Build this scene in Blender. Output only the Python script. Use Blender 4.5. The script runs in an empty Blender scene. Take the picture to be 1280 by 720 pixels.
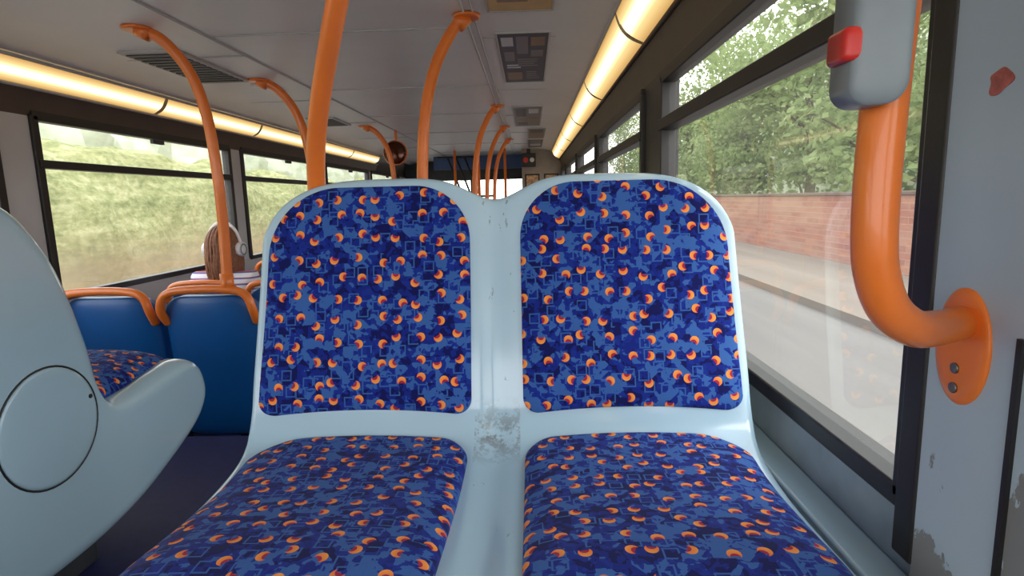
import bpy, math, random
import numpy as np
from mathutils import Vector, Matrix
random.seed(7); np.random.seed(7)
S=bpy.context.scene
S.view_settings.view_transform='Standard'
COL=S.collection

# ---------------------------------------------------------------- node helpers
def newmat(name):
    m=bpy.data.materials.new(name); m.use_nodes=True
    nt=m.node_tree
    for n in list(nt.nodes): nt.nodes.remove(n)
    out=nt.nodes.new('ShaderNodeOutputMaterial')
    return m,nt,out
def nd(nt,t,**k):
    n=nt.nodes.new(t)
    for a,b in k.items(): setattr(n,a,b)
    return n
def setin(nt,sock,v):
    if v is None: return
    if isinstance(v,bpy.types.NodeSocket): nt.links.new(v,sock)
    else: sock.default_value=v
def M(nt,op,a,b=None,c=None,clamp=False):
    n=nd(nt,'ShaderNodeMath',operation=op,use_clamp=clamp)
    setin(nt,n.inputs[0],a)
    if b is not None: setin(nt,n.inputs[1],b)
    if c is not None: setin(nt,n.inputs[2],c)
    return n.outputs[0]
def VM(nt,op,a,b=None,out=0):
    n=nd(nt,'ShaderNodeVectorMath',operation=op)
    setin(nt,n.inputs[0],a)
    if b is not None: setin(nt,n.inputs[1],b)
    return n.outputs[out]
def MIX(nt,f,a,b):
    n=nd(nt,'ShaderNodeMix',data_type='RGBA')
    setin(nt,n.inputs[0],f); setin(nt,n.inputs[6],a); setin(nt,n.inputs[7],b)
    return n.outputs[2]
def RAMP(nt,f,stops,interp='LINEAR'):
    n=nd(nt,'ShaderNodeValToRGB'); cr=n.color_ramp; cr.interpolation=interp
    while len(cr.elements)<len(stops): cr.elements.new(0.5)
    for e,(p,c) in zip(cr.elements,stops):
        e.position=p; e.color=c if len(c)==4 else (*c,1)
    setin(nt,n.inputs[0],f); return n.outputs[0]
def TC(nt,which='Object'):
    return nd(nt,'ShaderNodeTexCoord').outputs[which]
def MAP(nt,v,scale=(1,1,1),loc=(0,0,0)):
    n=nd(nt,'ShaderNodeMapping'); setin(nt,n.inputs[0],v)
    n.inputs['Scale'].default_value=scale; n.inputs['Location'].default_value=loc
    return n.outputs[0]
def NOISE(nt,v,scale=5,detail=3,rough=.5,dist=0):
    n=nd(nt,'ShaderNodeTexNoise'); setin(nt,n.inputs['Vector'],v)
    n.inputs['Scale'].default_value=scale; n.inputs['Detail'].default_value=detail
    n.inputs['Roughness'].default_value=rough; n.inputs['Distortion'].default_value=dist
    return n.outputs[0]
def srgb(r,g,b,k=1):
    f=lambda c:(c/255/12.92) if c/255<=.04045 else ((c/255+.055)/1.055)**2.4
    return (f(r)*k,f(g)*k,f(b)*k,1)
def PB(nt,out,col,rough=.5,metal=0,spec=.5,bump=None,bstr=.2,bdist=.01,**kw):
    p=nd(nt,'ShaderNodeBsdfPrincipled')
    setin(nt,p.inputs['Base Color'],col); setin(nt,p.inputs['Roughness'],rough)
    p.inputs['Metallic'].default_value=metal; p.inputs['Specular IOR Level'].default_value=spec
    for k,v in kw.items(): setin(nt,p.inputs[k.replace('_',' ')],v)
    if bump is not None:
        b=nd(nt,'ShaderNodeBump'); b.inputs['Strength'].default_value=bstr; b.inputs['Distance'].default_value=bdist
        setin(nt,b.inputs['Height'],bump); nt.links.new(b.outputs[0],p.inputs['Normal'])
    nt.links.new(p.outputs[0],out.inputs[0]); return p
def simple(name,col,rough=.5,var=.08,nscale=6,metal=0,spec=.5,bstr=.05,**kw):
    m,nt,out=newmat(name)
    n=NOISE(nt,TC(nt),nscale,4,.6)
    dark=tuple(c*(1-var*2) for c in col[:3])+(1,)
    lite=tuple(min(1,c*(1+var)) for c in col[:3])+(1,)
    c=RAMP(nt,n,[(.3,dark),(.7,lite)])
    PB(nt,out,c,rough,metal,spec,bump=NOISE(nt,TC(nt),180,2),bstr=bstr,bdist=.002,**kw)
    return m

# ---------------------------------------------------------------- materials
def fabric(name='seat_moquette'):
    m,nt,out=newmat(name)
    uv=TC(nt,'UV'); V=MAP(nt,uv,(27,27,27))
    vor=nd(nt,'ShaderNodeTexVoronoi',voronoi_dimensions='2D'); vor.inputs['Scale'].default_value=1; vor.inputs['Randomness'].default_value=.6
    nt.links.new(V,vor.inputs['Vector'])
    sp=nd(nt,'ShaderNodeSeparateXYZ'); nt.links.new(V,sp.inputs[0])
    cb=nd(nt,'ShaderNodeCombineXYZ'); nt.links.new(sp.outputs[0],cb.inputs[0]); nt.links.new(sp.outputs[1],cb.inputs[1])
    diff=VM(nt,'SUBTRACT',cb.outputs[0],vor.outputs['Position'])
    ln=VM(nt,'LENGTH',diff,out=1)
    sc=nd(nt,'ShaderNodeSeparateColor'); nt.links.new(vor.outputs['Color'],sc.inputs[0])
    ang=M(nt,'MULTIPLY',sc.outputs[0],6.2832)
    ox=M(nt,'MULTIPLY',M(nt,'COSINE',ang),.125); oy=M(nt,'MULTIPLY',M(nt,'SINE',ang),.125)
    oc=nd(nt,'ShaderNodeCombineXYZ'); nt.links.new(ox,oc.inputs[0]); nt.links.new(oy,oc.inputs[1])
    d2=VM(nt,'LENGTH',VM(nt,'SUBTRACT',diff,oc.outputs[0]),out=1)
    dt=VM(nt,'DOT_PRODUCT',diff,oc.outputs[0],out=1)
    m1=M(nt,'LESS_THAN',ln,.215); m2=M(nt,'LESS_THAN',d2,.155)
    m3=M(nt,'MULTIPLY',M(nt,'LESS_THAN',d2,.145),M(nt,'LESS_THAN',dt,.012))
    def cells(scale,seed):
        v2=nd(nt,'ShaderNodeTexVoronoi',voronoi_dimensions='2D',distance='CHEBYCHEV'); v2.inputs['Scale'].default_value=scale; v2.inputs['Randomness'].default_value=.95
        nt.links.new(MAP(nt,V,(1,1,1),(seed,seed*.7,0)),v2.inputs['Vector'])
        s2=nd(nt,'ShaderNodeSeparateColor'); nt.links.new(v2.outputs['Color'],s2.inputs[0])
        return s2.outputs[0],v2.outputs['Distance']
    a,da=cells(2.0,0.); b,db=cells(1.35,5.3); c3,dc=cells(4.2,9.1)
    nz=NOISE(nt,V,1.2,2,.5,.8)
    k=M(nt,'ADD',M(nt,'ADD',M(nt,'MULTIPLY',a,.40),M(nt,'MULTIPLY',c3,.28)),M(nt,'MULTIPLY',nz,.5))
    base=RAMP(nt,k,[(0,srgb(19,24,84)),(.46,srgb(23,39,124)),(.58,srgb(27,47,136)),(.67,srgb(56,96,162))],'CONSTANT')
    ring=M(nt,'MULTIPLY',M(nt,'MULTIPLY',M(nt,'GREATER_THAN',db,.26),M(nt,'LESS_THAN',db,.345)),M(nt,'GREATER_THAN',b,.40))
    base=MIX(nt,ring,base,srgb(54,94,160))
    org=RAMP(nt,M(nt,'ADD',M(nt,'MULTIPLY',dt,14),.55),[(0,srgb(246,172,80)),(.6,srgb(236,126,56)),(1,srgb(216,90,56))])
    c=MIX(nt,m1,base,org)
    c=MIX(nt,m2,c,base)
    c=MIX(nt,M(nt,'MULTIPLY',m3,m1),c,srgb(166,40,54))
    weave=NOISE(nt,MAP(nt,uv,(900,900,1)),1,2)
    c=MIX(nt,M(nt,'MULTIPLY',weave,.14),c,srgb(10,12,50))
    p=PB(nt,out,c,.92,spec=.12,bump=weave,bstr=.3,bdist=.001)
    p.inputs['Sheen Weight'].default_value=.06; p.inputs['Sheen Roughness'].default_value=.5
    return m
FAB=fabric()
def plastic_shell():
    m,nt,out=newmat('pale_blue_moulded_plastic')
    o=TC(nt)
    n=NOISE(nt,o,1.6,2)
    c=RAMP(nt,n,[(.3,srgb(162,192,210)),(.7,srgb(176,204,219))])
    n2=NOISE(nt,MAP(nt,o,(10,10,18)),5,8,.78)
    sc=RAMP(nt,n2,[(.67,(0,0,0)),(.70,(1,1,1))])
    sp=nd(nt,'ShaderNodeSeparateXYZ'); nt.links.new(o,sp.inputs[0])
    dx=M(nt,'ABSOLUTE',M(nt,'ADD',sp.outputs[0],.065))
    dy=M(nt,'SUBTRACT',sp.outputs[1],.955); dz=M(nt,'ADD',sp.outputs[2],.41)
    rr=M(nt,'SQRT',M(nt,'ADD',M(nt,'MULTIPLY',dy,dy),M(nt,'MULTIPLY',dz,dz)))
    near=M(nt,'SUBTRACT',1,M(nt,'MULTIPLY',rr,14),clamp=True)
    inch=M(nt,'MULTIPLY',M(nt,'LESS_THAN',dx,.040),near,clamp=True)
    dirt=RAMP(nt,NOISE(nt,MAP(nt,o,(1,1,1)),45,6,.75),[(.46,(0,0,0)),(.56,(1,1,1))])
    c=MIX(nt,M(nt,'MULTIPLY',sc,.16),c,srgb(110,120,128))
    c=MIX(nt,M(nt,'MULTIPLY',M(nt,'MULTIPLY',inch,dirt),.7),c,srgb(100,94,86))
    chip=RAMP(nt,NOISE(nt,MAP(nt,o,(1,.45,.45)),60,4,.7),[(.66,(0,0,0)),(.675,(1,1,1))])
    c=MIX(nt,M(nt,'MULTIPLY',M(nt,'MULTIPLY',M(nt,'LESS_THAN',dx,.036),chip),.55),c,srgb(104,108,110))
    r=M(nt,'ADD',M(nt,'MULTIPLY',NOISE(nt,o,25,4),.10),.08)
    PB(nt,out,c,r,spec=.75)
    return m
SHELL=plastic_shell()
def worn():
    m,nt,out=newmat('worn_painted_panel')
    o=TC(nt)
    sp=nd(nt,'ShaderNodeSeparateXYZ'); nt.links.new(o,sp.inputs[0])
    n=NOISE(nt,MAP(nt,o,(1,1,.6)),13,6,.62)
    hz=M(nt,'MAXIMUM',M(nt,'MULTIPLY',M(nt,'ADD',sp.outputs[2],.20),-1.25),-.3)
    k=M(nt,'ADD',n,hz)
    wear=RAMP(nt,k,[(.66,(0,0,0)),(.67,(1,1,1))])
    base=RAMP(nt,NOISE(nt,o,4,3),[(.3,srgb(162,179,193)),(.7,srgb(178,195,207))])
    c=MIX(nt,wear,base,srgb(132,133,132))
    PB(nt,out,c,.4,bump=M(nt,'SUBTRACT',1,wear),bstr=.4,bdist=.002)
    return m
WORN=worn()
ORANGE=simple('orange_powder_coat',srgb(234,122,44),.34,.04,8)
ORANGE.node_tree.nodes['Principled BSDF'].inputs['Coat Weight'].default_value=.25
BLACK=simple('black_rubber_trim',srgb(34,31,30),.45,.15,10)
DKBROWN=simple('dark_cove_trim',srgb(84,72,62),.5,.1,5)
SILL=simple('grey_sill',srgb(140,155,165),.5,.1,9)
CEIL=simple('ceiling_laminate',srgb(232,229,226),.38,.03,2)
CEIL2=simple('ceiling_trim',srgb(182,180,178),.4,.04,3)
POST=simple('pale_window_post',srgb(196,196,196),.4,.04,3)
GREY=simple('grey_plastic',srgb(132,142,148),.4,.05,12)
DKGREY=simple('dark_grey_plastic',srgb(56,58,62),.5,.1,12)
RED=simple('red_plastic',srgb(205,44,38),.35,.05,12)
BLUEP=simple('blue_seat_plastic',srgb(14,86,156),.36,.06,4)
NAVY=simple('navy_floor_vinyl',srgb(30,34,80),.6,.15,30)
STEEL=simple('steel_screw',srgb(130,125,120),.35,.05,12,metal=.8)
def glass():
    m,nt,out=newmat('window_glass')
    tr=nd(nt,'ShaderNodeBsdfTransparent'); tr.inputs[0].default_value=(.96,.97,.95,1)
    gl=nd(nt,'ShaderNodeBsdfGlossy'); gl.inputs['Roughness'].default_value=.02
    df=nd(nt,'ShaderNodeBsdfDiffuse'); df.inputs[0].default_value=(.85,.84,.80,1)
    ge=nd(nt,'ShaderNodeNewGeometry')
    cs=M(nt,'ABSOLUTE',VM(nt,'DOT_PRODUCT',ge.outputs['Incoming'],ge.outputs['Normal'],out=1))
    f=M(nt,'ADD',M(nt,'MULTIPLY',M(nt,'POWER',M(nt,'SUBTRACT',1,cs,clamp=True),5),.85),.055,clamp=True)
    mx=nd(nt,'ShaderNodeMixShader'); nt.links.new(f,mx.inputs[0]); nt.links.new(tr.outputs[0],mx.inputs[1]); nt.links.new(gl.outputs[0],mx.inputs[2])
    sm=M(nt,'MULTIPLY',NOISE(nt,TC(nt),2.5,5,.6),.11)
    m2=nd(nt,'ShaderNodeMixShader'); nt.links.new(sm,m2.inputs[0]); nt.links.new(mx.outputs[0],m2.inputs[1])
    tl=nd(nt,'ShaderNodeBsdfTranslucent'); tl.inputs[0].default_value=(.85,.84,.80,1)
    m3=nd(nt,'ShaderNodeMixShader'); m3.inputs[0].default_value=.5; nt.links.new(df.outputs[0],m3.inputs[1]); nt.links.new(tl.outputs[0],m3.inputs[2])
    nt.links.new(m3.outputs[0],m2.inputs[2])
    nt.links.new(m2.outputs[0],out.inputs[0]); return m
GLASS=glass()
def diffuser():
    m,nt,out=newmat('warm_light_diffuser')
    uv=TC(nt,'UV'); sp=nd(nt,'ShaderNodeSeparateXYZ'); nt.links.new(uv,sp.inputs[0])
    c=RAMP(nt,sp.outputs[0],[(0,(1,.56,.17)),(.3,(1,.73,.32)),(.52,(1,.87,.57)),(.75,(1,.73,.32)),(1,(1,.54,.16))])
    s=RAMP(nt,sp.outputs[0],[(0,(.2,)*3),(.3,(.38,)*3),(.52,(1,1,1)),(.75,(.38,)*3),(1,(.2,)*3)])
    e=nd(nt,'ShaderNodeEmission'); nt.links.new(c,e.inputs[0]); nt.links.new(M(nt,'MULTIPLY',s,3.0),e.inputs[1])
    nt.links.new(e.outputs[0],out.inputs[0]); return m
DIFF=diffuser()

# ---------------------------------------------------------------- mesh helpers
def link(o,parent=None):
    COL.objects.link(o)
    if parent is not None: o.parent=parent
    return o
def empty(name,loc=(0,0,0)):
    e=bpy.data.objects.new(name,None); e.empty_display_size=.05; link(e); return e
def mesh(name,vs,fs,mat,parent=None,smooth=True,uvs=None,auto=False):
    me=bpy.data.meshes.new(name); me.from_pydata([tuple(v) for v in vs],[],fs); me.update()
    if uvs is not None:
        ul=me.uv_layers.new(name='UVMap')
        li=np.zeros(len(me.loops),dtype=np.int32); me.loops.foreach_get('vertex_index',li)
        ul.data.foreach_set('uv',np.array(uvs,dtype=np.float32)[li].ravel())
    if smooth: me.polygons.foreach_set('use_smooth',[True]*len(me.polygons))
    me.materials.append(mat)
    o=bpy.data.objects.new(name,me); link(o,parent); return o
def box(name,x0,x1,y0,y1,z0,z1,mat,parent=None,bev=0):
    vs=[(x,y,z) for x in(x0,x1) for y in(y0,y1) for z in(z0,z1)]
    fs=[(0,1,3,2),(4,6,7,5),(0,4,5,1),(2,3,7,6),(0,2,6,4),(1,5,7,3)]
    o=mesh(name,vs,fs,mat,parent,smooth=False)
    if bev:
        b=o.modifiers.new('bevel','BEVEL'); b.width=bev; b.segments=3
        o.data.polygons.foreach_set('use_smooth',[True]*6)
        w=o.modifiers.new('wn','WEIGHTED_NORMAL')
    return o
def catmull(pts,n=10,closed=False):
    P=[Vector(p) for p in pts]; out=[]
    N=len(P); segs=N if closed else N-1
    for i in range(segs):
        if closed: a,b,c,d=P[(i-1)%N],P[i],P[(i+1)%N],P[(i+2)%N]
        else: a,b,c,d=P[max(i-1,0)],P[i],P[i+1],P[min(i+2,N-1)]
        for k in range(n):
            t=k/n
            out.append(.5*((2*b)+(c-a)*t+(2*a-5*b+4*c-d)*t*t+(3*b-a-3*c+d)*t**3))
    if not closed: out.append(P[-1].copy())
    return out
def tube(name,pts,r,mat,parent=None,n=8,seg=16,closed=False,smoothpath=True,ry=None):
    P=catmull(pts,n,closed) if smoothpath else [Vector(p) for p in pts]
    vs=[];fs=[];L=len(P)
    T=[((P[(i+1)%L] if (closed or i<L-1) else P[i])-(P[i-1] if (closed or i>0) else P[i])).normalized() for i in range(L)]
    up=Vector((0,0,1)) if abs(T[0].z)<.9 else Vector((0,1,0))
    nrm=(up-T[0]*up.dot(T[0])).normalized()
    for i in range(L):
        nrm=(nrm-T[i]*nrm.dot(T[i])).normalized(); bi=T[i].cross(nrm)
        rr=r(i/(L-1)) if callable(r) else r
        for k in range(seg):
            a=2*math.pi*k/seg
            vs.append(P[i]+nrm*math.cos(a)*rr+bi*math.sin(a)*(ry or rr))
    R=L if closed else L-1
    for i in range(R):
        j=(i+1)%L
        for k in range(seg):
            k2=(k+1)%seg
            fs.append((i*seg+k,i*seg+k2,j*seg+k2,j*seg+k))
    if not closed:
        fs.append(tuple(range(seg))[::-1]); fs.append(tuple((L-1)*seg+k for k in range(seg)))
    return mesh(name,vs,fs,mat,parent)
def rrect(x0,x1,y0,y1,radii,n=10,per=8):
    cs=[((x0,y0),(1,1),math.pi),((x1,y0),(-1,1),1.5*math.pi),((x1,y1),(-1,-1),0),((x0,y1),(1,-1),.5*math.pi)]
    pts=[]
    for (c,s,a0),r in zip(cs,radii):
        rx,ry=(r,r) if not isinstance(r,tuple) else r
        cx=c[0]+s[0]*rx; cy=c[1]+s[1]*ry
        for k in range(n+1):
            a=a0+k/n*math.pi/2
            pts.append((cx+rx*math.cos(a),cy+ry*math.sin(a)))
    out=[]
    for i in range(len(pts)):
        p=pts[i];q=pts[(i+1)%len(pts)]
        d=math.dist(p,q); m=max(1,int(d/.03))
        for k in range(m): out.append((p[0]+(q[0]-p[0])*k/m,p[1]+(q[1]-p[1])*k/m))
    return out
def pad(name,outline,mapf,mat,parent,puff=.015,base=0,back=-.02,rings=10,shape=4,close=True):
    cx=sum(p[0] for p in outline)/len(outline); cy=sum(p[1] for p in outline)/len(outline)
    rs=[1-(1-i/rings)**1.7 for i in range(1,rings+1)]
    vs=[mapf(cx,cy,base+puff)];uv=[(cx,cy)];n=len(outline)
    rows=[(r,base+puff*(1-r**shape)**(.5)) for r in rs[:-1]]+[(.995,base+puff*.12),(1,base),(1,base+back)]
    if close: rows.append((.96,base+back))
    for r,h in rows:
        for (u,v) in outline:
            U=cx+(u-cx)*r;V=cy+(v-cy)*r
            vs.append(mapf(U,V,h));uv.append((U,V))
    fs=[(0,1+k,1+(k+1)%n) for k in range(n)]
    for i in range(len(rows)-1):
        a=1+i*n;b=a+n
        for k in range(n):
            k2=(k+1)%n
            fs.append((a+k,b+k,b+k2,a+k2))
    if close:
        a=1+(len(rows)-1)*n
        vs.append(mapf(cx,cy,base+back));uv.append((cx,cy));c=len(vs)-1
        fs+=[(c,a+(k+1)%n,a+k) for k in range(n)]
    return mesh(name,vs,fs,mat,parent,uvs=uv)
def disc(name,c,axis,r,h,mat,parent,seg=40,rz=None):
    ol=[(r*math.cos(2*math.pi*k/seg),(rz or r)*math.sin(2*math.pi*k/seg)) for k in range(seg)]
    ax={'x':lambda u,v,t:(c[0]+t,c[1]+u,c[2]+v),'-x':lambda u,v,t:(c[0]-t,c[1]-u,c[2]+v),'y':lambda u,v,t:(c[0]-u,c[1]+t,c[2]+v),'-y':lambda u,v,t:(c[0]+u,c[1]-t,c[2]+v),'z':lambda u,v,t:(c[0]+u,c[1]+v,c[2]+t),'-z':lambda u,v,t:(c[0]-u,c[1]+v,c[2]-t)}[axis]
    vs=[];fs=[]
    rows=[(.0001,h),(.8,h),(.95,h*.9),(1,h*.6),(1,0)]
    for f,t in rows:
        for (u,v) in ol: vs.append(ax(u*f,v*f,t))
    for i in range(len(rows)-1):
        for k in range(seg):
            k2=(k+1)%seg; a=i*seg;b=a+seg
            fs.append((a+k,b+k,b+k2,a+k2))
    fs.append(tuple((len(rows)-1)*seg+k for k in range(seg))[::-1])
    return mesh(name,vs,fs,mat,parent)

XR=.44; XL=-2.11; FLOOR=-1.25; PLAT=-.87; Y0=-1.3; Y1=9.9
# ---------------------------------------------------------------- main double seat
seat=empty('double_bus_seat')
CX=-.065
prof=[Vector((p[0],p[1],0)) for p in catmull([(1.068,.045,0),(1.05,-.08,0),(1.022,-.2,0),(.99,-.31,0),(.972,-.372,0),(.945,-.412,0),(.89,-.43,0),(.78,-.432,0),(.66,-.42,0),(.56,-.408,0),(.50,-.415,0),(.47,-.45,0),(.462,-.52,0)],24)]
acc=[0]
for i in range(1,len(prof)): acc.append(acc[-1]+(prof[i]-prof[i-1]).length)
ci=min(range(len(prof)),key=lambda i:(prof[i]-Vector((.958,-.398,0))).length)
s0=acc[ci]; STOP=s0; SBOT=-(acc[-1]-s0)
accn=np.array(acc); py_=np.array([p.x for p in prof]); pz_=np.array([p.y for p in prof])
def PR(s):
    a=s0-s
    y=np.interp(a,accn,py_); z=np.interp(a,accn,pz_)
    e=.006
    if a<0:
        y=py_[0]+(-a)*.15; z=pz_[0]+(-a)*.98
    ya,za=np.interp(a-e,accn,py_),np.interp(a-e,accn,pz_); yb,zb=np.interp(a+e,accn,py_),np.interp(a+e,accn,pz_)
    t=Vector((0,yb-ya,zb-za)).normalized()
    nrm=Vector((0,t.z,-t.y))
    if nrm.y>0 and nrm.z<0: nrm=-nrm
    return y,z,nrm
def mapseat(u,s,h):
    y,z,n=PR(s)
    return (CX+u, y+n.y*h, z+n.z*h)
def halfw(s):
    if s>=0: return .447-.016*min(1,max(0,s/.42))**1.6
    return .447-.036*min(1,-s/.42)
def topk(k):
    u=abs(k)*.435
    top=STOP-.001
    d=.042*math.exp(-(u/.070)**2.0)
    if u>.20:
        t=(u-.20)/(.435-.20)
        d+=.14*(1-max(0,1-t**3.2)**(1/2.2))
    return top-d
NU=121;NT=40;NB=30
ks=[math.sin(math.pi/2*(2*i/(NU-1)-1)) for i in range(NU)]
def edge_round(k,s,smax):
    du=(1-abs(k))*.435
    ds=(smax-s) if s>0 else 9
    d=min(du,ds)
    w=.013
    return 0 if d>w else -(w-math.sqrt(max(0,w*w-(w-d)**2)))
def relief(u,s):
    return -.007*math.exp(-(abs(u)/.022)**2)
vs=[];fs=[]
tj=[j/NB for j in range(-NB,0)]+[1-(1-j/NT)**1.35 for j in range(0,NT+1)]
for t in tj:
    for k in ks:
        sm_=topk(k)
        s=SBOT*(-t) if t<0 else sm_*t
        u=k*halfw(s)
        vs.append(mapseat(u,s,relief(u,s)+edge_round(k,s,sm_)))
nr=len(tj)
for j in range(nr-1):
    for i in range(NU-1):
        a=j*NU+i
        fs.append((a,a+1,a+1+NU,a+NU))
o=mesh('shell',vs,fs,SHELL,seat)
sm=o.modifiers.new('s','SOLIDIFY'); sm.thickness=.022; sm.offset=-1
if o.data.polygons[len(fs)//2].normal.y>0: sm.offset=1
bm=o.modifiers.new('b','BEVEL'); bm.width=.006; bm.segments=3; bm.limit_method='ANGLE'; bm.angle_limit=math.radians(50)
def arch(ol,amt,x0,x1,y0):
    out=[]
    for u,v in ol:
        t=(u-(x0+x1)/2)/((x1-x0)/2)
        w=max(0,1-(v-y0)/.12)
        out.append((u,v+amt*(1-t*t)*w))
    return out
for sgn,nm in((-1,'left'),(1,'right')):
    x0,x1=(.046,.430)
    ol=rrect(x0,x1,.024,STOP-.017,[(.03,.03),(.035,.03),(.135,.125),(.105,.10)],n=16)
    ol=[(u-.016*max(0,(v-.05)/.38)*((u-x0)/(x1-x0)),v) for u,v in ol]
    ol=arch(ol,.012,x0,x1,.024)
    if sgn<0: ol=[(-u,v) for u,v in ol][::-1]
    pad('back_pad_'+nm,ol,mapseat,FAB,seat,puff=.013,base=.002,back=-.012)
    x0,x1=(.048,.424)
    ol=rrect(x0,x1,SBOT+.10,-.022,[(.06,.06),(.07,.06),(.085,.06),(.05,.05)],n=12)
    ol=[(u-.026*min(1,max(0,(-v)/.42))*((u-x0)/(x1-x0)),v) for u,v in ol]
    ol=[(u,v+.012*(1-((u-.233)/.185)**2)*(1 if v>-.15 else 0)) for u,v in ol]
    if sgn<0: ol=[(-u,v) for u,v in ol][::-1]
    pad('seat_pad_'+nm,ol,mapseat,FAB,seat,puff=.026,base=.003,back=-.012)
box('seat_frame',CX-.36,CX+.36,.56,.98,-.62,-.47,DKGREY,seat,.01)
box('pedestal',CX-.28,CX+.30,.62,.94,PLAT,-.60,DKGREY,seat,.01)

# ---------------------------------------------------------------- seat across the aisle (side panel with disc)
ls=empty('bus_seat_with_side_panel')
side=catmull([(.86,.0,0),(.93,.04,0),(1.02,.038,0),(1.10,.008,0),(1.16,-.06,0),(1.205,-.15,0),(1.245,-.29,0),(1.265,-.40,0),(1.30,-.452,0),(1.38,-.455,0),(1.48,-.442,0),(1.59,-.434,0),(1.655,-.465,0),(1.683,-.53,0),(1.672,-.59,0),(1.61,-.645,0),(1.48,-.70,0),(1.33,-.745,0),(1.15,-.765,0),(.98,-.75,0),(.88,-.66,0),(.84,-.45,0),(.83,-.2,0)],6,closed=True)
ol=[(p.x,p.y) for p in side][::-1]
n=len(ol)
area=sum(ol[i][0]*ol[(i+1)%n][1]-ol[(i+1)%n][0]*ol[i][1] for i in range(n))
nrm2=[]
for i in range(n):
    t=Vector(ol[(i+2)%n])-Vector(ol[i-2]); t.normalize()
    nrm2.append(Vector((t.y,-t.x))*(1 if area>0 else -1))
xs=-1.0
vs=[]
lv=[(.0,-.30),(.0,-.045),(.002,-.030),(.007,-.016),(.015,-.007),(.026,-.002),(.038,.0),(.046,.0)]
for f,dx in lv:
    for p,q in zip(ol,nrm2):
        w=Vector(p)-q*f; vs.append((xs+dx,w.x,w.y))
fs=[]
for i in range(len(lv)-1):
    for k in range(n):
        k2=(k+1)%n; fs.append((i*n+k,i*n+k2,(i+1)*n+k2,(i+1)*n+k))
b0=(len(lv)-1)*n
fs.append(tuple(range(b0,b0+n)))
fs.append(tuple(range(n))[::-1])
o=mesh('side_panel',vs,fs,SHELL,ls)
for i in range(n):
    v=o.data.vertices[i]
    if v.co.y>1.2 or v.co.z>-.4: v.co.x=xs-.07
disc('disc_cover',(xs-.001,1.105,-.443),'x',.123,.005,SHELL,ls,seg=56)
tube('disc_groove',[(xs+.000,1.105+.126*math.cos(a),-.443+.126*math.sin(a)) for a in np.linspace(0,2*math.pi,48,endpoint=False)],.0022,BLACK,ls,n=1,closed=True,seg=6)
disc('cover_screw',(xs+.004,1.212,-.413),'x',.005,.002,BLACK,ls,seg=12)
box('backrest',-1.93,-1.04,.90,1.13,-.42,-.02,SHELL,ls,.05)
def mcush(u,v,h): return (-1.49+u,1.42+v,-.456+h)
pad('seat_cushion',rrect(-.43,.435,-.20,.20,[.05]*4),mcush,FAB,ls,puff=.070,base=.0,back=-.06)
box('seat_box',-1.95,-1.06,1.0,1.58,-.70,-.50,SHELL,ls,.04)
box('pedestal',-1.90,-1.10,.95,1.30,PLAT,-.68,DKGREY,ls,.01)

# ---------------------------------------------------------------- blue forward-facing seats
def blue_seat(xc,y,zt,floor=FLOOR,w=.40,pole=None):
    e=empty('blue_bus_seat')
    hb=.62
    def mb(u,v,h):
        return (xc+u, y-(v+hb)*.10-h+.03*(2*u/w)**2, zt+v)
    ol=rrect(-w/2,w/2,-hb,0,[.05,.05,(.10,.09),(.10,.09)],n=10)
    pad('back_shell',ol,mb,BLUEP,e,puff=.022,base=.02,back=-.045,rings=8)
    def mf(u,v,h): return (xc+u,y+.03+h-(v+hb)*.10+.03*(2*u/w)**2,zt+v)
    ol2=rrect(-w/2+.02,w/2-.02,-hb+.17,-.03,[.03,.03,.09,.09])
    pad('back_pad',ol2[::-1],mf,FAB,e,puff=.02,base=.004,back=-.01,rings=6)
    def mc(u,v,h): return (xc+u,y+.08+v,zt-.47+h)
    pad('seat_cushion',rrect(-w/2+.01,w/2-.01,0,.42,[.04,.04,.08,.08]),mc,FAB,e,puff=.04,base=.0,back=-.05,rings=6)
    box('seat_pan',xc-w/2+.02,xc+w/2-.02,y+.03,y+.46,zt-.56,zt-.50,BLUEP,e,.015)
    box('leg',xc-.05,xc+.05,y+.16,y+.34,floor,zt-.54,DKGREY,e,.01)
    hw=w/2-.012; yy=y-.082
    tube('grab_handle',[(xc-hw,yy+.03,zt-.115),(xc-hw-.004,yy-.005,zt-.06),(xc-hw+.012,yy-.01,zt-.005),(xc-hw+.06,yy-.01,zt+.022),(xc,yy-.01,zt+.03),(xc+hw-.06,yy-.01,zt+.022),(xc+hw-.012,yy-.01,zt-.005),(xc+hw+.004,yy-.005,zt-.06),(xc+hw,yy+.03,zt-.115)],.017,ORANGE,e,n=6,seg=12)
    return e
LR=[(2.36,-.36),(3.08,-.43),(4.1,-.42),(5.25,-.42),(6.3,-.42)]
for y,zt in LR:
    for xc in(-1.76,-1.33): blue_seat(xc,y,zt)
RRW=[(2.2,-.36),(3.2,-.40),(4.25,-.40),(5.45,-.40),(6.6,-.40)]
for y,zt in RRW:
    for xc in(-.24,.185): blue_seat(xc,y,zt)

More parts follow.
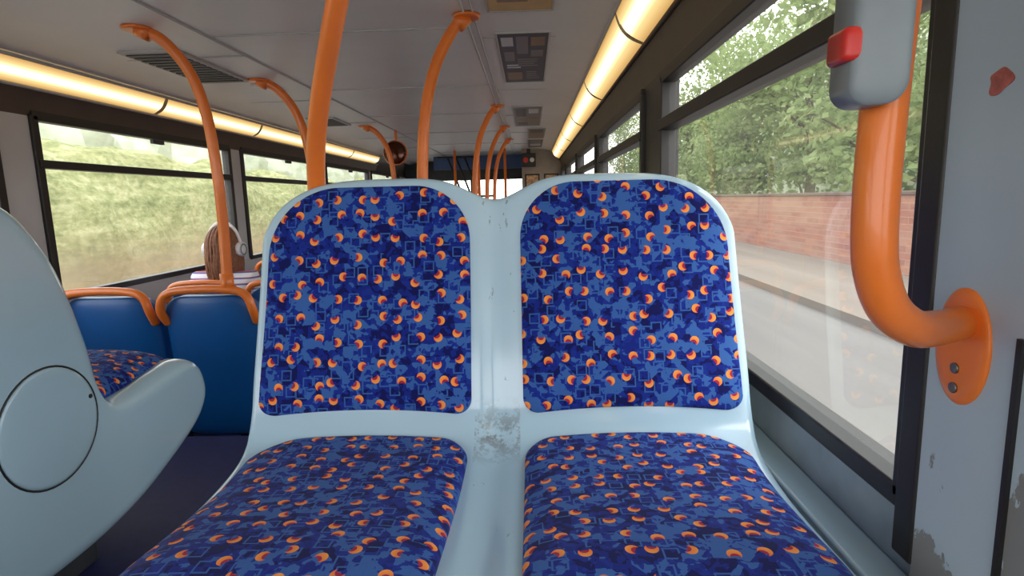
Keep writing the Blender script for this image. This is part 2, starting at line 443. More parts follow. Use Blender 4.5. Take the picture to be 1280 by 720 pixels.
# ---------------------------------------------------------------- poles
def pole(pts,r):
    e=empty('grab_pole')
    tube('pole',pts,r,ORANGE,e,n=10,seg=20)
    t=pts[0]
    a=Vector(pts[0]); b=Vector(pts[1]); d=(b-a).normalized()
    tube('socket',[a,a+d*.05],r*1.28,ORANGE,e,n=2,seg=20)
    disc('ceiling_flange',(t[0],t[1],t[2]+.004),'-z',.05,.012,ORANGE,e,seg=24)
    c=Vector(pts[-1])
    tube('seat_socket',[c+Vector((0,0,.06)),c+Vector((0,0,-.02))],r*1.25,ORANGE,e,n=2,seg=20)
    return e
CZ=.655
for y,zb,yb in((2.32,-.33,2.30),(3.27,-.40,3.02),(5.25,-.39,5.19)):
    r=.0225
    dx=.015 if y<3 else .035
    pole([(-1.44+dx*.3,y-.12,CZ),(-1.36+dx*.5,y-.10,.615),(-1.29+dx*.8,y-.07,.50),(-1.255+dx,y-.055,.34),(-1.240+dx,y-.05,.12),(-1.245+dx,.6*y+.4*yb-.03,-.1),(-1.248+dx*.8,yb-.02,zb)],r if y>3 else .0205)
for y,zt in RRW:
    if y==3.2: continue
    zb=zt+.03
    pole([(-.215,y+.0,CZ),(-.27,y-.01,.60),(-.335,y-.03,.47),(-.375,y-.045,.30),(-.392,y-.055,.1),(-.395,y-.07,-.1),(-.395,y-.088,zb)],.0205)
e=empty('grab_pole')
tube('pole',[(-.15,.86,CZ),(-.195,.87,.56),(-.253,.91,.40),(-.314,.97,.27),(-.378,1.06,.15),(-.412,1.12,.04),(-.42,1.15,-.12),(-.42,1.15,-.40)],.0170,ORANGE,e,n=10,seg=24)
disc('ceiling_flange',(-.15,.86,CZ+.004),'-z',.05,.012,ORANGE,e,seg=24)
tube('clamp',[(-.42,1.15,-.3),(-.42,1.04,-.3)],.018,ORANGE,e,n=2,seg=16)
tube('foot',[(-.42,1.15,-.38),(-.42,1.15,PLAT)],.0170,ORANGE,e,n=2,seg=16)

# window-side grab rail with bell push
g=empty('window_grab_rail')
tube('rail',[(.335,.475,.50),(.30,.47,.36),(.281,.464,.22),(.270,.457,.12),(.2635,.452,.03),(.2625,.450,-.03),(.268,.453,-.064),(.286,.463,-.095),(.32,.483,-.116),(.365,.52,-.125),(.42,.562,-.130)],.0160,ORANGE,g,n=12,seg=28)
tube('upper_return',[(.335,.475,.49),(.36,.49,.53),(.42,.52,.55)],.016,ORANGE,g,n=6,seg=20)
ol=[(.035*math.cos(a),.058*math.sin(a)) for a in np.linspace(0,2*math.pi,48,endpoint=False)]
pad('wall_flange',ol,lambda u,v,h:(.4215-h,.560-u,-.154+v),ORANGE,g,puff=.002,base=.004,back=-.006,rings=4,shape=8)
for dz in(-.022,-.042):
    disc('flange_screw',(.4155,.562,-.154+dz),'-x',.0055,.002,STEEL,g,seg=12)
b=empty('bell_push')
def mbell(u,v,h):
    return (.2425+u*.96+.02*(v+.05),.424-h-u*.2,.110+v)
ol=rrect(-.0200,.0180,-.052,.062,[.015,.015,.008,.008],n=8)
pad('housing',ol,mbell,GREY,b,puff=.006,base=.002,back=-.026,rings=8,shape=4)
ol=rrect(-.0265,-.0135,-.022,.001,[.004]*4,n=6)
pad('red_button',ol,mbell,RED,b,puff=.004,base=.003,back=-.020,rings=6,shape=6)

# ---------------------------------------------------------------- bus shell
fl=box('floor',XL,XR,2.06,Y1,FLOOR-.06,FLOOR,NAVY)
pl=empty('floor_platform')
box('deck',XL,XR,Y0,2.06,FLOOR,PLAT,NAVY,pl)
box('step_nosing',-1.0,-.5,2.035,2.075,PLAT-.03,PLAT+.006,simple('step_nosing_orange',srgb(215,120,50),.5),pl,.004)
box('ledge_right',.385,XR,Y0,8.0,-.475,-.452,SHELL,pl,.006)
box('wheelarch_box_right',.37,XR,Y0,2.06,PLAT,-.475,SHELL,pl)

WZ={'R':(-.363,.376),'L':(-.388,.405)}
def wall(side,X,out,wins,z0,z1,postmat):
    e=empty('wall_'+side)
    xa,xb=sorted((X,X+out*.05))
    box('lower_panel',xa,xb,Y0,Y1,FLOOR-.05,z0,SILL if side=='right' else CEIL2,e)
    box('upper_panel',xa,xb,Y0,Y1,z1,.70,DKBROWN if side=='left' else BLACK,e)
    ys=[Y0]+[v for w in wins for v in w]+[Y1]
    for i in range(0,len(ys),2):
        if ys[i+1]-ys[i]>.01: box('post_%d'%(i//2),xa,xb,ys[i],ys[i+1],z0,z1,postmat,e)
    return e
winsR=[(-1.15,.25),(.635,1.95),(2.27,3.65),(3.85,5.25),(5.45,6.85),(7.05,7.95)]
winsL=[(-1.15,.50),(.70,2.27),(2.46,4.08),(4.25,5.85),(6.02,7.6),(7.75,9.4)]
wall('right',XR,1,winsR,*WZ['R'],BLACK)
wall('left',XL,-1,winsL,*WZ['L'],POST)
wi=1
for wins,X,out,(z0,z1),zr in((winsR,XR,1,WZ['R'],.222),(winsL,XL,-1,WZ['L'],.20)):
    for (ya,yb) in wins:
        e=empty('window_%d'%wi); wi+=1
        xi=X-out*.014; xo=X+out*.035
        xa,xb=sorted((xi,xo)); t=.026
        box('frame_bottom',xa,xb,ya,yb,z0-.012,z0+.018,BLACK,e,.004)
        box('frame_top',xa,xb,ya,yb,z1-.022,z1+.02,BLACK,e,.004)
        box('frame_rear',xa,xb,ya-.012,ya+t,z0,z1,BLACK,e,.004)
        box('frame_front',xa,xb,yb-t,yb+.012,z0,z1,BLACK,e,.004)
        box('rail',xa-(.006 if out>0 else 0),xb+(.006 if out<0 else 0),ya,yb,zr-.017,zr+.019,BLACK,e,.004)
        ym=(ya+yb)/2
        if out<0: box('hopper_catch',X-out*.01,X-out*.030,ym-.05,ym+.05,z1-.05,z1-.025,DKGREY,e,.003)
        xg=X+out*.012
        mesh('glass',[(xg,ya,z0),(xg,yb,z0),(xg,yb,z1),(xg,ya,z1)],[(0,1,2,3)],GLASS,e,smooth=False)
pp=empty('trim_1')
box('pillar_cover',.42,.455,.27,.612,-1.2,.56,WORN,pp,.006)
box('pillar_seam',.416,.424,.490,.496,-1.0,-.13,BLACK,pp)
box('glazing_gasket',.417,.45,.606,.64,-.42,.45,BLACK,pp,.004)
st=empty('bird_sticker')
ol=[(.013*math.cos(a)*(1+.25*math.cos(3*a)),.011*math.sin(a)*(1+.2*math.sin(2*a))) for a in np.linspace(0,2*math.pi,32,endpoint=False)]
pad('sticker_body',ol,lambda u,v,h:(.4195-h,.547-u,.092+v),simple('faded_red_sticker',srgb(178,96,88),.6,.25,90),st,puff=.0003,base=.0002,back=-.0005,rings=3)

def sweep(name,prof,ya,yb,mat,parent,step=None,uv=False):
    ys=[ya,yb]
    vs=[];fs=[];uvs=[];n=len(prof)
    for y in ys:
        for i,(x,z) in enumerate(prof): vs.append((x,y,z)); uvs.append((i/(n-1),y))
    for i in range(n-1): fs.append((i,i+1,n+i+1,n+i))
    return mesh(name,vs,fs,mat,parent,uvs=uvs if uv else None)
ce=empty('ceiling')
cp=[(XL+.10,.612),(XL+.2,.642),(XL+.32,.656),(-1.25,.662),(-.835,.664),(-.22,.662),(XR-.32,.656),(XR-.2,.642),(XR-.10,.612)]
sweep('panel',cp,Y0,Y1,CEIL,ce)
sweep('roof_skin',[(XL-.05,.70),(XL+.2,.80),(XR-.2,.80),(XR+.05,.70)],Y0,Y1,CEIL2,ce)
for x in(-1.25,-.222,-.19): tube('seam_rib',[(x,Y0,.659),(x,Y1,.659)],.005 if x!=-.19 else .003,CEIL2,ce,n=1,seg=8)
for k,y in enumerate([1.35,2.35,3.5,4.6,5.8,7.0,8.2]):
    box('cross_seam',-1.25,-.23,y,y+.005,.658,.665,CEIL2,ce)
    box('cross_seam',XL+.32,-1.26,y+.3,y+.305,.655,.661,CEIL2,ce)
    box('cross_seam',-.18,XR-.32,y+.15,y+.155,.655,.661,CEIL2,ce)
JC=simple('joint_cream',srgb(224,196,140),.4)
for side in('right','left'):
    e=empty('strip_light')
    sg=1 if side=='right' else -1
    X=XR if sg>0 else XL
    A=Vector((X-sg*.035,.515)); B=Vector((X-sg*.135,.620)) if sg>0 else Vector((X-sg*.115,.600))
    d=(B-A); nn=Vector((-d.y,d.x)).normalized()
    if nn.y>0: nn=-nn
    bul=.020 if sg>0 else .014
    pr=[]
    for i in range(13):
        t=i/12; q=A+d*t+nn*bul*math.sin(math.pi*t); pr.append((q.x,q.y))
    ys=[-1.25,-.2,.95,2.1,3.25,4.4,5.55,6.7,7.85]
    for i in range(len(ys)-1):
        sweep('diffuser',pr,ys[i]+.012,ys[i+1]-.012,DIFF,e,uv=True)
        pr2=[(A+d*t+nn*((bul+.003)*math.sin(math.pi*t)+.001)) for t in np.linspace(0,1,13)]
        sweep('joint',[(q.x,q.y) for q in pr2],ys[i+1]-.014,ys[i+1]+.014,JC,e)
    tube('lower_trim',[(A.x,Y0,A.y-.004),(A.x,8.0,A.y-.004)],.008,CEIL2 if sg<0 else DKBROWN,e,n=1,seg=8)
    tube('upper_trim',[(B.x,Y0,B.y+.003),(B.x,8.0,B.y+.003)],.008,CEIL2,e,n=1,seg=8)
    cv=[(X,.40),(X-sg*.012,.46),(X-sg*.03,.51)]
    sweep('cove_trim',cv,Y0,8.0,DKBROWN,e)
# printed ceiling adverts: board with blocks of print and picture panels
WHT=simple('print_white',srgb(205,203,206),.4); MID=simple('print_mid_grey',srgb(132,126,124),.4); CHA=simple('print_charcoal',srgb(78,74,78),.4)
TAN=simple('print_tan',srgb(214,178,118),.4); BRN=simple('print_brown',srgb(150,122,88),.4)
def poster(name,x0,x1,y0,y1,z,bgm,blocks):
    e=empty(name)
    box('board',x0,x1,y0,y1,z-.006,z,bgm,e,.002)
    for a in((x0-.008,x0,y0,y1),(x1,x1+.008,y0,y1),(x0-.008,x1+.008,y0-.008,y0),(x0-.008,x1+.008,y1,y1+.008)):
        box('border',a[0],a[1],a[2],a[3],z-.008,z,CEIL2,e,.001)
    for (u0,u1,v0,v1,mt) in blocks:
        box('print_block',x0+u0*(x1-x0),x0+u1*(x1-x0),y0+v0*(y1-y0),y0+v1*(y1-y0),z-.0068,z-.005,mt,e)
text=lambda u0,u1,v0,v1,n,mt:[(u0,u0+(u1-u0)*random.uniform(.65,1),v0+(v1-v0)*i/n,v0+(v1-v0)*(i+.5)/n,mt) for i in range(n)]
poster('ceiling_advert',-.13,.09,1.55,2.15,.659,TAN,[(.1,.9,.1,.35,BRN)]+text(.15,.85,.45,.9,4,BRN))
poster('ceiling_advert',-.12,.09,2.43,3.4,.659,CHA,[(.06,.30,.06,.20,WHT),(.36,.60,.05,.34,MID),(.66,.94,.06,.20,BRN),(.08,.30,.30,.48,MID),(.66,.92,.28,.40,MID)]+text(.36,.92,.44,.62,4,MID)+text(.1,.5,.56,.66,2,WHT)+[(.08,.45,.74,.93,BRN)]+text(.55,.92,.72,.93,4,MID))
poster('ceiling_advert',-.11,.10,4.3,5.4,.659,MID,[(.08,.45,.1,.45,CHA),(.55,.9,.1,.3,WHT),(.1,.9,.55,.7,BRN),(.1,.5,.78,.92,CHA)])
poster('ceiling_advert',.0,.16,5.6,6.5,.656,MID,[(.1,.9,.1,.4,CHA),(.1,.9,.5,.8,BRN)])
poster('ceiling_advert',.0,.16,6.65,7.6,.656,CHA,[(.1,.9,.1,.4,MID),(.1,.9,.5,.8,WHT)])
v=empty('ceiling_vent')
box('frame',-1.73,-1.47,2.5,3.15,.648,.662,CEIL2,v,.003)
for i in range(12): box('slat',-1.71,-1.49,2.53+i*.05,2.56+i*.05,.644,.650,DKGREY,v)
box('hatch',-1.52,-1.42,3.25,3.5,.64,.66,CEIL,v,.004)
v=empty('ceiling_vent')
box('frame',-1.72,-1.50,4.55,5.0,.648,.662,CEIL2,v,.003)
for i in range(8): box('slat',-1.70,-1.52,4.58+i*.05,4.61+i*.05,.644,.650,DKGREY,v)

fr=empty('wall_front')
box('lower_panel',XL,-.02,Y1,Y1+.06,FLOOR,-.35,DKGREY,fr)
box('upper_panel',XL,XR,Y1,Y1+.06,.33,.7,DKGREY,fr)
box('side_panel_left',XL,-1.75,Y1,Y1+.06,-.35,.33,BLACK,fr)
box('side_panel_right',-.1,XR,Y1,Y1+.06,FLOOR,.33,DKGREY,fr)
box('centre_mullion',-1.0,-.95,Y1-.01,Y1+.05,-.35,.33,BLACK,fr)
e=empty('window_%d'%wi); mesh('glass',[(XL,Y1+.02,-.35),(-.1,Y1+.02,-.35),(-.1,Y1+.02,.33),(XL,Y1+.02,.33)],[(0,1,2,3)],GLASS,e,smooth=False)
pt=empty('driver_partition')
box('panel',-.1,XR,8.05,8.1,FLOOR,.66,simple('partition_grey',srgb(165,152,140),.5),pt)
for x in(-.06,.20):
    box('notice_frame',x,x+.2,8.03,8.05,-.02,.33,BLACK,pt,.004)
    box('notice',x+.02,x+.18,8.022,8.032,0.0,.31,simple('notice_print',srgb(195,150,108),.5,.35,30),pt)
box('side_board',-1.45,-.1,8.9,8.94,.46,.66,simple('front_header_blue',srgb(60,90,140),.5),pt)
sg_=empty('route_display')
box('case',-.10,.09,7.9,7.98,.42,.60,BLACK,sg_,.01)
disc('red_symbol',(-.045,7.9,.51),'-y',.035,.004,RED,sg_,seg=24); disc('white_symbol',(.04,7.9,.51),'-y',.03,.004,simple('white_print',srgb(220,220,220)),sg_,seg=24)
box('bracket',-.03,.02,7.92,7.96,.59,.66,BLACK,sg_)
mi=empty('convex_mirror')
disc('dome',(-1.24,5.45,.45),'-y',.105,.05,simple('mirror_dark',srgb(80,44,30),.12,.1,5,metal=.6),mi,seg=32)
tube('rim',[(-1.24+.105*math.cos(a),5.45,.45+.105*math.sin(a)) for a in np.linspace(0,2*math.pi,32,endpoint=False)],.01,ORANGE,mi,n=1,closed=True,seg=8)
tube('stem',[(-1.24,5.47,.45),(-1.24,5.50,.56),(-1.24,5.5,.66)],.012,ORANGE,mi,n=4,seg=10)
for x,y in((-.62,7.2),(-1.0,7.9),(-.32,7.8)):
    e=empty('door_pole'); tube('pole',[(x,y,.66),(x,y,FLOOR)],.018,ORANGE,e,n=2,seg=14)
e=empty('luggage_rack')
for i in range(3): tube('bar',[(-1.15+i*.12,8.3,.60),(-.95+i*.12,8.3,.05)],.014,BLACK,e,n=2,seg=10)
tube('top_bar',[(-1.3,8.3,.6),(-.7,8.3,.6)],.014,BLACK,e,n=2,seg=10); tube('low_bar',[(-1.1,8.3,.05),(-.5,8.3,.05)],.014,BLACK,e,n=2,seg=10)
for x in(-1.1,-.6): tube('rack_leg',[(x,8.3,.05),(x,8.3,FLOOR)],.014,BLACK,e,n=2,seg=10)
rw=empty('wall_rear')
box('lower_panel',XL,XR,Y0-.05,Y0,FLOOR,-.3,CEIL2,rw); box('upper_panel',XL,XR,Y0-.05,Y0,.5,.7,CEIL2,rw)
box('jamb_left',XL,-2.0,Y0-.05,Y0,-.3,.5,CEIL2,rw); box('jamb_right',.33,XR,Y0-.05,Y0,-.3,.5,CEIL2,rw)

# ---------------------------------------------------------------- passenger
pe=empty('seated_passenger')
SKIN=simple('skin',srgb(214,170,148),.5,.04,20)
HAIR=simple('brown_hair',srgb(138,88,60),.5,.2,60)
WHITE=simple('white_headphone_plastic',srgb(238,238,240),.3,.02)
def stripes():
    m,nt,out=newmat('striped_shirt'); o=TC(nt)
    sp=nd(nt,'ShaderNodeSeparateXYZ'); nt.links.new(o,sp.inputs[0])
    s=M(nt,'FRACT',M(nt,'MULTIPLY',sp.outputs[2],30))
    c=RAMP(nt,s,[(0,srgb(240,240,246)),(.5,srgb(96,106,170)),(.7,srgb(210,110,120)),(.8,srgb(240,240,246))],'CONSTANT')
    PB(nt,out,c,.9); return m
SHIRT=stripes(); JEAN=simple('denim',srgb(40,52,84),.9,.1,60)
px,pyy=-1.795,3.32
def skinned(name,V,E,R,mat):
    me=bpy.data.meshes.new(name); me.from_pydata(V,E,[]); me.materials.append(mat)
    o=bpy.data.objects.new(name,me); link(o,pe)
    s=o.modifiers.new('skin','SKIN'); sd=o.modifiers.new('sub','SUBSURF'); sd.levels=2; sd.render_levels=2
    for i,r in enumerate(R): me.skin_vertices[0].data[i].radius=(r if isinstance(r,tuple) else (r,r))
    me.skin_vertices[0].data[0].use_root=True
    me.polygons.foreach_set('use_smooth',[True]*len(me.polygons)); s.use_smooth_shade=True
    return o
V=[(px,pyy-.02,-.78),(px,pyy-.03,-.66),(px,pyy-.03,-.54),(px,pyy-.02,-.44),(px,pyy-.01,-.385),
 (px-.15,pyy-.02,-.42),(px-.19,pyy+.02,-.60),(px-.16,pyy+.16,-.70),(px+.15,pyy-.02,-.42),(px+.19,pyy+.02,-.60),(px+.16,pyy+.16,-.70)]
skinned('shirt_torso',V,[(0,1),(1,2),(2,3),(3,4),(3,5),(5,6),(6,7),(3,8),(8,9),(9,10)],[(.15,.11),(.13,.10),(.14,.10),(.12,.085),(.06,.06),.065,.05,.036,.065,.05,.036],SHIRT)
V=[(px,pyy,-.80),(px-.09,pyy+.05,-.79),(px-.10,pyy+.42,-.76),(px-.10,pyy+.44,-1.15),(px-.10,pyy+.52,-1.21),(px+.09,pyy+.05,-.79),(px+.10,pyy+.42,-.76),(px+.10,pyy+.44,-1.15),(px+.10,pyy+.52,-1.21)]
skinned('jeans_legs',V,[(0,1),(1,2),(2,3),(3,4),(0,5),(5,6),(6,7),(7,8)],[.11,.085,.06,.042,.03,.085,.06,.042,.03],JEAN)
for s in(-1,1):
    hx=px+s*.10
    skinned('hand_%s'%('left' if s<0 else 'right'),[(px+s*.155,pyy+.17,-.70),(px+s*.13,pyy+.24,-.695),(hx,pyy+.29,-.69),
      (hx-.03,pyy+.33,-.69),(hx-.032,pyy+.36,-.705),(hx-.01,pyy+.335,-.69),(hx-.011,pyy+.37,-.705),(hx+.01,pyy+.335,-.69),(hx+.011,pyy+.368,-.705),(hx+.028,pyy+.325,-.69),(hx+.03,pyy+.35,-.705),(hx-s*.045,pyy+.27,-.69),(hx-s*.06,pyy+.295,-.695)],
      [(0,1),(1,2),(2,3),(3,4),(2,5),(5,6),(2,7),(7,8),(2,9),(9,10),(1,11),(11,12)],[.026,.026,.024,.009,.008,.009,.008,.009,.008,.008,.007,.01,.008],SKIN)
hz=-.235
headparts=[]
vs=[];fs=[];nu,nv=32,24
for j in range(nv+1):
    th_=math.pi*j/nv
    for i in range(nu):
        a=2*math.pi*i/nu
        x=math.sin(th_)*math.cos(a);y=math.sin(th_)*math.sin(a);z=math.cos(th_)
        w=1-.22*max(0,-z)**1.5
        yy=y*(.095)*(1.0 if y<0 else 1-.05*abs(z))
        if y>0 and z<-.2: w*=.96
        ns=.02*math.exp(-((x)/.16)**2-((z+.12)/.2)**2) if y>.4 else 0
        ey=-.006*(math.exp(-((abs(x)-.4)/.16)**2-((z-.02)/.12)**2)) if y>.3 else 0
        ch=.008*math.exp(-(x/.4)**2-((z+.85)/.2)**2) if y>0 else 0
        vs.append((px+x*.076*w,pyy+yy*w+ns+ey+ch,hz+z*.118))
for j in range(nv):
    for i in range(nu):
        i2=(i+1)%nu; fs.append((j*nu+i,(j+1)*nu+i,(j+1)*nu+i2,j*nu+i2))
headparts.append(mesh('head',vs,fs,SKIN,pe))
tube('neck',[(px,pyy-.015,-.43),(px,pyy-.008,-.30)],.048,SKIN,pe,n=4,seg=16)
for s in(-1,1):
    sd_='left' if s<0 else 'right'
    headparts.append(disc('eye_'+sd_,(px+s*.03,pyy+.078,hz+.005),'y',.012,.006,WHITE,pe,seg=14,rz=.007))
    headparts.append(disc('pupil_'+sd_,(px+s*.03,pyy+.083,hz+.005),'y',.005,.003,BLACK,pe,seg=12))
    headparts.append(disc('ear_'+sd_,(px+s*.070,pyy,hz),'x' if s>0 else '-x',.018,.012,SKIN,pe,seg=16,rz=.03))
headparts.append(disc('mouth',(px,pyy+.086,hz-.055),'y',.022,.004,simple('lips',srgb(180,90,85)),pe,seg=16,rz=.006))
vs=[];fs=[];na,nl=72,30
for j in range(nl+1):
    t=j/nl
    if t<.42: q=t/.42; r=math.sin(q*math.pi/2); z=hz-.005+.132*math.cos(q*math.pi/2)
    else: q=(t-.42)/.58; r=1-.06*q+.06*math.sin(q*4); z=hz-.005-.21*q
    for i in range(na+1):
        f_=i/na
        sp_=math.radians(114+(180-114)*max(0,1-t/.35))
        a=-math.pi/2+(-sp_+2*sp_*f_)
        rr=r*(1+.03*math.sin(i*1.9+math.sin(j*.35)*1.2)+.018*math.sin(i*4.7))
        vs.append((px+math.cos(a)*.088*rr,pyy-.004+math.sin(a)*.110*rr,z+.007*math.sin(i*1.3)*t*2))
for j in range(nl):
    for i in range(na):
        a=j*(na+1)+i; fs.append((a,a+1,a+na+2,a+na+1))
o=mesh('hair',vs,fs,HAIR,pe); sd=o.modifiers.new('s','SOLIDIFY'); sd.thickness=.014; sd.offset=0; headparts.append(o)
headparts.append(tube('headphone_band',[(px+.102*math.cos(a),pyy+.0,hz-.0+.143*math.sin(a)) for a in np.linspace(-.05,math.pi+.05,15)],.005,WHITE,pe,n=4,seg=10,ry=.011))
for s in(-1,1):
    sd_='left' if s<0 else 'right'
    headparts.append(tube('headphone_cup_'+sd_,[(px+s*.084,pyy+.0,hz-.015),(px+s*.118,pyy+.0,hz-.015)],.042,WHITE,pe,n=4,seg=24))
    headparts.append(tube('cup_ring_'+sd_,[(px+s*.117,pyy+.0+.03*math.cos(a),hz-.015+.03*math.sin(a)) for a in np.linspace(0,2*math.pi,20,endpoint=False)],.005,GREY,pe,n=1,closed=True,seg=8))
# head turned a little towards the aisle
Rt=Matrix.Translation((px,pyy,hz))@Matrix.Rotation(math.radians(-4),4,'Z')@Matrix.Translation((-px,-pyy,-hz))
for o in headparts: o.data.transform(Rt)

# ---------------------------------------------------------------- outdoors
GZ=-1.70; OK_=.60
def ob(r,g,b,k=OK_): return srgb(r,g,b,k)
def streak(name,stops,scale,rough=.9,sxyz=(1,.08,1)):
    m,nt,out=newmat(name); c=RAMP(nt,NOISE(nt,MAP(nt,TC(nt),sxyz),scale,6,.65),stops); PB(nt,out,c,rough,spec=.1); return m
box('road',-5.5,4.1,-12,90,GZ-.1,GZ,streak('asphalt',[(.3,ob(156,151,144,.47)),(.7,ob(174,169,161,.47))],2))
box('pavement',4.1,6.84,-12,90,GZ-.1,GZ+.12,streak('pavement_slabs',[(.3,ob(176,162,146,.44)),(.7,ob(196,182,166,.44))],2),None)
box('grass_verge',-40,-5.5,-12,90,GZ-.1,GZ+.05,streak('verge_grass',[(.3,ob(185,170,130)),(.7,ob(205,190,155))],1))
box('garden_ground',7.26,45,-12,90,GZ-.1,GZ+.05,streak('garden_grass',[(.3,ob(90,100,60)),(.7,ob(130,130,90))],1))
m,nt,out=newmat('brickwork'); o_=TC(nt); sp=nd(nt,'ShaderNodeSeparateXYZ'); nt.links.new(o_,sp.inputs[0]); cb=nd(nt,'ShaderNodeCombineXYZ'); nt.links.new(sp.outputs[1],cb.inputs[0]); nt.links.new(sp.outputs[2],cb.inputs[1])
br=nd(nt,'ShaderNodeTexBrick'); nt.links.new(cb.outputs[0],br.inputs['Vector'])
br.inputs['Color1'].default_value=ob(198,134,110,.58); br.inputs['Color2'].default_value=ob(176,110,88,.58); br.inputs['Mortar'].default_value=ob(202,166,146,.58)
br.inputs['Scale'].default_value=1; br.inputs['Brick Width'].default_value=.60; br.inputs['Row Height'].default_value=.13; br.inputs['Mortar Size'].default_value=.012; br.inputs['Mortar Smooth'].default_value=1
c=MIX(nt,M(nt,'MULTIPLY',RAMP(nt,NOISE(nt,MAP(nt,o_,(1,.25,1)),1.6,5,.7),[(.42,(0,0,0)),(.62,(1,1,1))]),.5),br.outputs[0],ob(208,170,144,.58))
PB(nt,out,c,.9)
bw=empty('brick_wall')
box('brickwork',6.9,7.2,-10,80,GZ-.1,-.12,m,bw); box('coping',6.86,7.24,-10,80,-.12,-.04,simple('coping_stone',ob(140,114,100,.5),.9),bw,.02)
def leafmat(name,a,b,tr=.5):
    m,nt,out=newmat(name); c=RAMP(nt,NOISE(nt,TC(nt),1.1,5,.7),[(.35,a),(.65,b)])
    d=nd(nt,'ShaderNodeBsdfDiffuse'); t=nd(nt,'ShaderNodeBsdfTranslucent'); nt.links.new(c,d.inputs[0]); nt.links.new(c,t.inputs[0])
    mx=nd(nt,'ShaderNodeMixShader'); mx.inputs[0].default_value=tr; nt.links.new(d.outputs[0],mx.inputs[1]); nt.links.new(t.outputs[0],mx.inputs[2]); nt.links.new(mx.outputs[0],out.inputs[0]); return m
LEAF=leafmat('leaves',ob(136,158,100,.80),ob(186,200,142,.82)); BARK=simple('bark',ob(140,124,104),.9,.2,6)
def leaves(name,blobs,n,size,mat,parent):
    C=[]
    for (c,r) in blobs:
        k=max(1,int(n*(r[0]*r[1]*r[2])/sum(b[1][0]*b[1][1]*b[1][2] for b in blobs)))
        d=np.random.normal(size=(k,3)); d/=np.linalg.norm(d,axis=1)[:,None]
        rad=np.random.rand(k,1)**.45
        C.append(np.array(c)+d*rad*np.array(r))
    C=np.vstack(C); k=len(C)
    a=np.random.normal(size=(k,3)); a/=np.linalg.norm(a,axis=1)[:,None]
    b=np.cross(a,np.random.normal(size=(k,3))); b/=np.linalg.norm(b,axis=1)[:,None]
    s=size*(.5+np.random.rand(k,1))
    st_=np.array([[1,1.7,1]])
    V=np.stack([C-a*s*st_,C+b*s*.55*st_,C+a*s*st_,C-b*s*.55*st_],1).reshape(-1,3)
    F=[(4*i,4*i+1,4*i+2,4*i+3) for i in range(k)]
    return mesh(name,V,F,mat,parent,smooth=False)
def tree(x,y,h,n=5200):
    e=empty('tree')
    tube('trunk',[(x,y,GZ),(x+.1,y,GZ+h*.3),(x-.1,y+.1,GZ+h*.6),(x,y,GZ+h*.85)],lambda t:.22*(1-t*.8),BARK,e,n=5,seg=10)
    bl=[]
    for i in range(18):
        a=random.random()*6.28; r=random.random()*h*.28; zz=GZ+h*(.24+.70*random.random())
        f=random.uniform(.11,.18)*h
        bl.append(((x+math.cos(a)*r,y+math.sin(a)*r,zz),(f,f,f*.75)))
        if i<7: tube('branch',[(x,y,zz-h*.15),(x+math.cos(a)*r*.5,y+math.sin(a)*r*.5,zz-h*.05),(x+math.cos(a)*r,y+math.sin(a)*r,zz)],lambda t:.07*(1-t*.8),BARK,e,n=3,seg=6)
    leaves('foliage',bl,n,.115,LEAF,e)
for (x,y,h) in[(10,9,4.6),(10,13.5,7.2),(9.8,17.5,8.2),(10.3,22,9.5),(9.8,27,8.6),(10.5,32,10),(10.5,39,9),(10.5,47,10),(10.5,56,10),(11,68,11),(15,20,9),(15.5,33,12),(15,26,10)]:
    tree(x,y,h)
def hedge(name,x,ya,yb,h,mat,depth=1.5,amp=.5):
    ny,nz=260,24; vs=[];fs=[]
    from mathutils import noise
    for i in range(ny+1):
        y=ya+(yb-ya)*i/ny
        hh=h*(1+.14*noise.noise(Vector((y*.25,x,0)))+.07*noise.noise(Vector((y*1.1,x,3))))
        for j in range(nz+1):
            a=math.pi*j/nz
            zz=GZ+.05+hh*math.sin(a)**.6; xx=x-math.cos(a)*depth
            d=noise.noise(Vector((y*.8,xx*.9,zz*1.2)))*amp+noise.noise(Vector((y*2.4,xx*2,zz*3)))*amp*.4
            vs.append((xx+d*(-math.cos(a)),y,max(GZ+.05,zz+d*math.sin(a))))
    for i in range(ny):
        for j in range(nz):
            a=i*(nz+1)+j; fs.append((a,a+1,a+nz+2,a+nz+1))
    return mesh(name,vs,fs,mat)
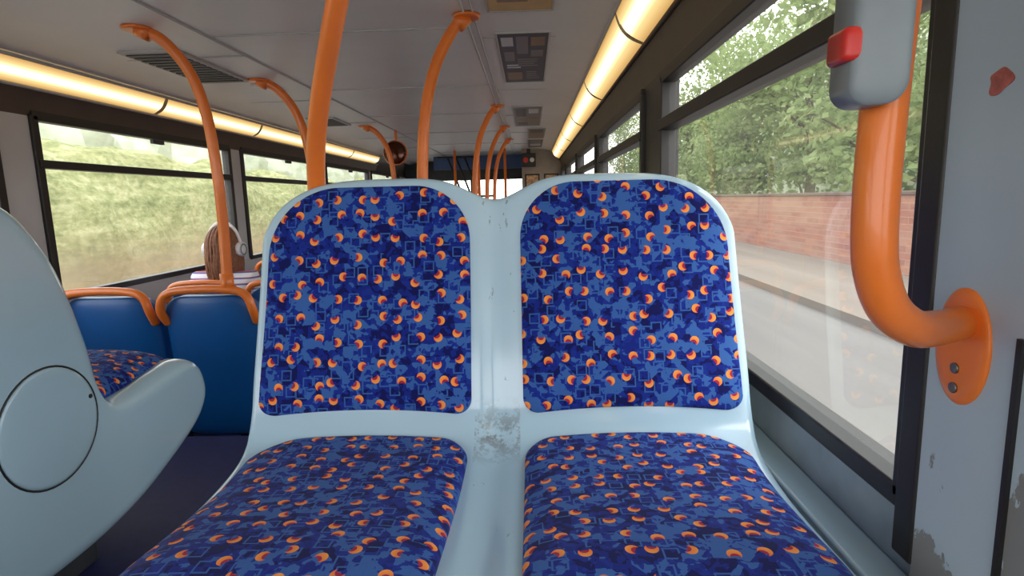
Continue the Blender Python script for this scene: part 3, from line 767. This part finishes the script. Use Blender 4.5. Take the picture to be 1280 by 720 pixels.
def hedgemat():
    m,nt,out=newmat('hedge_foliage'); o=TC(nt)
    n1=NOISE(nt,MAP(nt,o,(1,.22,1.2)),3.4,7,.7); n2=NOISE(nt,MAP(nt,o,(1,.8,1.2)),7,5,.72)
    k=M(nt,'ADD',M(nt,'MULTIPLY',n1,.5),M(nt,'MULTIPLY',n2,.5))
    c=RAMP(nt,k,[(.36,ob(120,128,84,.58)),(.5,ob(164,168,116,.64)),(.64,ob(206,204,160,.68))])
    sp=nd(nt,'ShaderNodeSeparateXYZ'); nt.links.new(o,sp.inputs[0])
    low=M(nt,'MULTIPLY',M(nt,'ADD',sp.outputs[2],.35),-1.3,clamp=True)
    c=MIX(nt,M(nt,'MULTIPLY',low,.75),c,ob(188,166,138,.60))
    PB(nt,out,c,.95,spec=.05); return m
hedge('hedge',-9.5,-2,70,2.75,hedgemat(),amp=.28)
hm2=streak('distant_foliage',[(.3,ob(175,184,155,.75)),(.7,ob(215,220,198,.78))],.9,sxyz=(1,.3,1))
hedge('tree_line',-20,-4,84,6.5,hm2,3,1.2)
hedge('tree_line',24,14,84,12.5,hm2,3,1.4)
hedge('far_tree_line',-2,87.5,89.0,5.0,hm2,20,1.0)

# ---------------------------------------------------------------- world + sun
w=bpy.data.worlds.new('overcast'); S.world=w; w.use_nodes=True; nt=w.node_tree
bg=nt.nodes['Background']
tc=nd(nt,'ShaderNodeTexCoord'); sp=nd(nt,'ShaderNodeSeparateXYZ'); nt.links.new(tc.outputs['Generated'],sp.inputs[0])
c=RAMP(nt,sp.outputs[2],[(0,(.96,.95,.93)),(.6,(.88,.92,.98))]); nt.links.new(c,bg.inputs[0]); bg.inputs[1].default_value=4.1
sl=bpy.data.lights.new('sun','SUN'); sl.energy=1.5; sl.angle=.5; sl.color=(1,.95,.88)
so=bpy.data.objects.new('sun',sl); link(so); so.rotation_euler=(math.radians(40),math.radians(25),math.radians(20))

# ---------------------------------------------------------------- camera
f=720.; th=math.atan(111.4/f); ps=math.atan(24.9/f); ro=math.radians(1.5)
F=Vector((-math.sin(ps)*math.cos(th),math.cos(ps)*math.cos(th),-math.sin(th)))
R=Vector((math.cos(ps),math.sin(ps),0)); U=R.cross(F)
Rc=R*math.cos(ro)-U*math.sin(ro); Uc=U*math.cos(ro)+R*math.sin(ro)
cam=bpy.data.cameras.new('camera'); cam.sensor_width=36; cam.lens=f/1280*36; cam.clip_start=.02; cam.clip_end=400
co=bpy.data.objects.new('camera',cam); link(co)
m=Matrix((Rc,Uc,-F)).transposed().to_4x4(); co.matrix_world=m
S.camera=co
